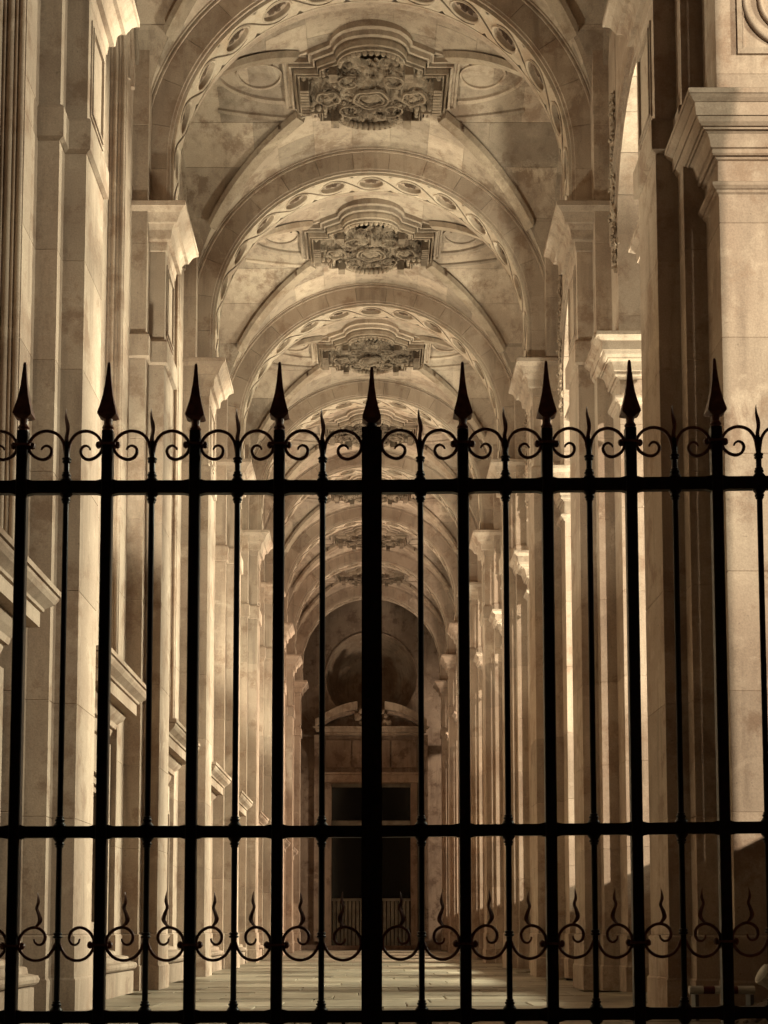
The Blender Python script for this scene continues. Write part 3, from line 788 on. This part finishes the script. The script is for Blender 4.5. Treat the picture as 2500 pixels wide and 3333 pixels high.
def thin():
    m = MB()
    def col(z, up): 
        p = ring_prof(z, up); m.lathe(0, 0, p if up > 0 else p[::-1], 10)
    m.lathe(0, 0, [(.0105, ZBOT), (.0105, zv(1488)), (.0100, zv(1460)), (.0092, zv(1436)), (.004, zv(1428))], 10)
    col(zv(1493), -1)
    for (zt, zb) in ZR:
        for z, s in ((zt, 1), (zb, -1)):
            if z < .1 and s < 0 and False: continue
            p = [(.026, z-s*.002), (.021, z+s*.006), (.0135, z+s*.016), (.0175, z+s*.019), (.0175, z+s*.024), (.012, z+s*.027), (.0155, z+s*.030), (.0108, z+s*.036)]
            m.lathe(0, 0, p if s > 0 else p[::-1], 10)
    col(zv(3040), 1)
    return m.mesh('thin_bar', M_IRON, True)
THIN = thin()
def flame(pts, ws, d=.006):
    m = MB(); N = len(pts)
    rings = []
    for i, (x, z) in enumerate(pts):
        w = ws[i]; rings.append([(x-w, 0, z), (x, -d*(.3+w/.012), z), (x+w, 0, z), (x, d*(.3+w/.012), z)])
    return m.rings(rings)
def smooth(pts, n=6):
    out = []
    for i in range(len(pts)-1):
        p0 = pts[max(0, i-1)]; p1 = pts[i]; p2 = pts[i+1]; p3 = pts[min(len(pts)-1, i+2)]
        for j in range(n):
            t = j/n
            out.append(tuple(.5*((2*b) + (-a+c)*t + (2*a-5*b+4*c-d)*t*t + (-a+3*b-3*c+d)*t**3) for a, b, c, d in zip(p0, p1, p2, p3)))
    out.append(pts[-1]); return out
K1 = KM/3.318; ZREF = zv(1150+1000/3.318)
fl_pts = smooth([(0, 960), (-6, 890), (6, 810), (2, 740), (-14, 660), (-17, 610), (-15, 560)], 5)
wf = [26, 22, 21, 23, 15, 9, 2]
ws = [w[0] for w in smooth([(w,) for w in wf], 5)]
FLAME = flame([((x)*K1, ZREF + (1000-z)*K1) for x, z in fl_pts], [w*K1 for w in ws]).mesh('flame_finial', M_RUST_LIT)
sc1 = [(12, 1085), (22, 1010), (38, 935), (85, 860), (150, 822), (225, 815), (305, 850), (358, 915), (378, 985), (360, 1060), (305, 1115), (235, 1138), (175, 1110), (150, 1050), (165, 1000), (205, 980), (240, 1000), (252, 1028)]
def scroll(raw, ref, k, zr, r, thin_end=True):
    p = smooth(raw, 5); n = len(p)
    rr_ = [r*(1 if i < n*.75 or not thin_end else 1 - .45*(i-n*.75)/(n*.25)) for i in range(n)]
    return MB().tube([(x*k, 0, zr + (ref-z)*k) for x, z in p], rr_, 6, flat=1.0)
SCT = {}
t_ = scroll(sc1, 1000, K1, ZREF, .0060)
SCT[1] = t_.mesh('scroll', M_RUST_LIT, True); SCT[-1] = t_.mirror().mesh('scroll', M_RUST_LIT, True)
K2 = KM/2.765; ZREF2 = zv(2700+1000/2.765)
sc2 = [(18, 1010), (45, 1075), (95, 1135), (180, 1163), (262, 1140), (318, 1080), (336, 1010), (320, 945), (275, 893), (215, 868), (160, 878), (118, 915), (108, 965), (128, 1010), (165, 1022), (195, 1000), (203, 968)]
t2 = scroll(sc2, 1000, K2, ZREF2, .0060)
f2 = smooth([(225, 880), (185, 850), (158, 800), (172, 740), (190, 690), (176, 640), (178, 590), (184, 550)], 5)
w2 = [w[0] for w in smooth([(9,), (17,), (20,), (17,), (14,), (14,), (8,), (2,)], 5)]
fm = flame([(x*K2, ZREF2+(1000-z)*K2) for x, z in f2], [w*K2 for w in w2])
SCB = {1: t2.mesh('scroll', M_RUST_LIT, True), -1: t2.mirror().mesh('scroll', M_RUST_LIT, True)}
FLB = {1: fm.mesh('flame_finial', M_RUST_LIT), -1: fm.mirror().mesh('flame_finial', M_RUST_LIT)}
def ux(dispu): return PX(dispu*1.507, 1585)[0]
def leaf(label, thick, thins, x0, x1, side):
    r = root('gate_leaf', label, 'gate', (0, YG, 0), 'leaves of the iron gate')
    for (zt, zb) in ZR:
        m = MB(); xs = [x0 + (x1-x0)*j/12 for j in range(13)]
        m.rings([[(x, -.014, zb+rise(x)), (x, .014, zb+rise(x)), (x, .014, zt+rise(x)), (x, -.014, zt+rise(x))] for x in xs])
        # weld fillets where thick bars cross
        for tx in thick:
            for s_ in (-1, 1):
                for z, u in ((zt, 1), (zb, -1)):
                    zz_ = z + rise(tx)
                    m.rings([[(tx+s_*.020, y, zz_-u*.004), (tx+s_*.020, y, zz_+u*.005), (tx+s_*.034, y, zz_+u*.0015), (tx+s_*.06, y, zz_-u*.004)] for y in (-.0135, .0135)])
        part('rail', m.mesh('rail', M_IRON), r)
    for tx in thick:
        dz = rise(tx)
        b = part('thick_bar', BAR, r, (tx, 0, dz)); part('spearhead', SPEAR, b, (R.uniform(-.0012, .0012), 0, R.uniform(-.004, .003))); part('bar_collar', CLAMP, b, (0, 0, R.uniform(-.002, .002)))
    for tx in thins:
        dz = rise(tx)
        b = part('thin_bar', THIN, r, (tx, 0, dz)); part('flame_finial', FLAME, b).rotation_euler = (0, 0, 0)
        near = sorted(thick + [0.0], key=lambda q: abs(q-tx))[:2]
        for s_ in (-1, 1):
            nb = [q for q in thick + [CEN] if (q-tx)*s_ > 0]
            dist = min(abs(q-tx) for q in nb) if nb else .15
            hw_ = .036 if (nb and min(nb, key=lambda q: abs(q-tx)) == CEN) else .020
            k = (dist - hw_ + .001) / (384*K1)
            o = part('scroll', SCT[s_], b); o.scale = (k, 1, 1)
            k2 = (dist - hw_ + .001) / (342*K2)
            o = part('scroll', SCB[s_], b); o.scale = (k2, 1, 1)
            if not (abs(tx-ux(143)) < .01 and s_ > 0):
                o = part('flame_finial', FLB[s_], b, (0, R.uniform(-.001, .001), 0)); o.scale = (k2*R.uniform(.97, 1.02), 1, R.uniform(.996, 1.004))
    return r
CEN = ux(803)
TL = [ux(-137), ux(48), ux(232), ux(421), ux(603)]; NL = [ux(-45), ux(143), ux(328), ux(513), ux(697)]
TR = [ux(1000), ux(1182), ux(1363), ux(1548), ux(1731)]; NR = [ux(908), ux(1092), ux(1273), ux(1458), ux(1640)]
la = leaf('left leaf of the black iron gate, its rails level, ending in the wide centre post', TL, NL, TL[0]-.3, CEN-.003, -1)
lb = leaf('right leaf of the black iron gate, its rails rising slightly toward the dark pier', TR, NR, CEN+.003, TR[-1]+.3, 1)
ZST = zv(1400)
for lf, a, b in ((la, CEN-.036, CEN-.0015), (lb, CEN+.0005, CEN+.036)):
    part('stile', MB().cbox(a, b, -.022, .022, ZBOT, ZST - (.0 if a < CEN-.01 else .004), .003).mesh('stile', M_IRON), lf)
part('meeting_strip', MB().box(CEN-.012, CEN+.012, .0225, .028, ZBOT, ZST-.01).mesh('meeting_strip', M_IRON), la)
sp = part('spearhead', SPEAR, la, (CEN, 0, zv(1195)-ZTIP+.001)); sp.rotation_euler = (0, 0, 0)
cb = MB(); cb.box(-.034, .034, -.021, .021, ZST-.001, ZST+.006); cb.lathe(0, 0, [(.030, ZST+.005), (.022, ZST+.012), (.017, ZST+.022)], 12)
part('post_cap', cb.mesh('post_cap', M_IRON), la, (CEN-.002, 0, 0))
# short dog bars under the bottom rail
for lf, us in ((la, (1020, 1118)), (lb, (1292, 1400))):
    for u in us: part('dog_bar', MB().lathe(PX(u, 3330)[0], 0, [(.007, ZBOT), (.007, zv(3326)), (.002, zv(3322))], 8).mesh('dog_bar', M_IRON), lf)

# ------------------------------------------------------------------ building-site bits at the lower right
def banded_tube():
    x0, x1 = 2.03, 2.62; y = 9.35; z = .20
    r = root('barrier_tube', 'white barrier tube with dark red bands lying low behind the gate', 'barrier', (2.1, y, 0))
    n = 12
    cuts = [0, .07, .13, .20, .27, .34, .40, .47, .55]
    X0 = PX(2243, 3220, y)[0]; zc = PX(2243, 3222, y)[1]
    segs = [(2243, 2288, 0), (2288, 2325, 1), (2325, 2368, 0), (2368, 2400, 1), (2400, 2455, 0)]
    for a, b, c in segs:
        xa, xb = PX(a, 3222, y)[0], PX(b, 3222, y)[0]
        m = MB(); rr_ = .027 if not c else .0262
        m.rings([[(x-2.1, rr_*math.cos(2*math.pi*j/n), zc + rr_*math.sin(2*math.pi*j/n)) for j in range(n)] for x in (xa, xb)])
        part('red_band' if c else 'white_band', m.mesh('band', M_RED if c else M_WHITE, False), r)
    for u in (2262, 2440):
        x = PX(u, 3222, y)[0]; part('foot', MB().cbox(x-2.1-.012, x-2.1+.012, -.06, .06, 0, zc-.0265, .004).mesh('foot', M_LAMP), r)
banded_tube()
y = 9.0; (xp, zp) = PX(2475, 3165, y); (xq, zq) = PX(2530, 3215, y)
pr_ = root('plastic_pipe', 'fat pale pipe end leaning by the rubble at lower right', 'pipe', (xp, y, 0))
m = MB().tube([(0, 0, zp), (.02, .0, zp-.012), (.09, .02, zp-.06), (.30, .05, zp-.15)], [.060, .066, .062, .062], 16); part('pipe_body', m.mesh('pipe_body', M_WHITE, True), pr_)
m = MB().tube([(.012, 0, zp-.006), (.032, .002, zp-.02)], [.071, .071], 16); part('pipe_collar', m.mesh('pipe_collar', M_WHITE), pr_)
rb = MB(); rq = random.Random(5)
(xr, zr_) = PX(2500, 3290, 8.9)
for i in range(260):
    a = rq.uniform(0, 6.28); d = rq.random()**.6*.42; hh = max(0, .20*(1-d/.42))
    rb.ico((xr+.16+math.cos(a)*d, 9.0+math.sin(a)*d*.8, rq.uniform(0, 1)*hh + .01), rq.uniform(.012, .042), 0, .6, (1, 1, .8), i)
rb.lathe(xr+.16, 9.0, [(.40, 0.0), (.30, .07), (.18, .13), (.05, .18)], 14)
o = top('rubble_heap', rb.mesh('rubble_heap', M_RUBBLE), 'small heap of dark rubble on the floor at lower right', 'rubble')
rq = random.Random(9); m = MB()
for i in range(6): m.ico((rq.uniform(-.05, .05), rq.uniform(-.04, .04), .012+rq.uniform(0, .012)), .022, 1, .9, (1.3, 1, .6), i)
xk = PX(2325, 3268, 10.0)[0]
top('plastic_scrap', m.mesh('plastic_scrap', M_PINK), 'crumpled pink scrap of plastic on the floor left of the rubble', 'litter', (xk, 10.0-.25, 0))

# floodlight bodies in the courtyard
for i, (l, t) in enumerate(FLOOD):
    if l[0] < 0:
        r = root('uplight', f'small square uplight on the cornice of the window in the {ORD[i-17]} bay', 'lamp', (l[0]-.02, l[1], 2.921), 'uplights on the left cornices')
        q = (Vector(t) - Vector(l)).normalized().to_track_quat('Y', 'Z')
        part('lamp_housing', MB().box(-.06, .06, -.10, -.03, -.05, .05).mesh('lamp_housing', M_LAMP), r, (.02, 0, l[2]-2.921+.01)).rotation_euler = q.to_euler()
        part('bracket', MB().box(-.03, .03, -.06, -.03, 0, .03).mesh('bracket', M_LAMP), r)
        continue
    kind = 'high floodlight on a tall pole' if l[2] > 2 else 'low uplight on the gravel'
    lab = f'courtyard {kind}, outside ' + ('the near end of the gallery' if i == 16 else f'the {ORD[i//2]} open arch')
    r = root('floodlight', lab, 'lamp', (l[0], l[1], -1.0), 'courtyard floodlights')
    d = (Vector(t) - Vector(l)).normalized(); q = d.to_track_quat('Y', 'Z')
    m = MB().box(-.25, .25, -.42, -.22, -.2, .2); o = part('lamp_housing', m.mesh('lamp_housing', M_LAMP), r, (0, 0, l[2]+1)); o.rotation_euler = q.to_euler()
    part('pole', MB().lathe(.32, 0, [(.05, 0), (.04, max(.35, l[2]+.95))], 10).mesh('pole', M_LAMP), r)
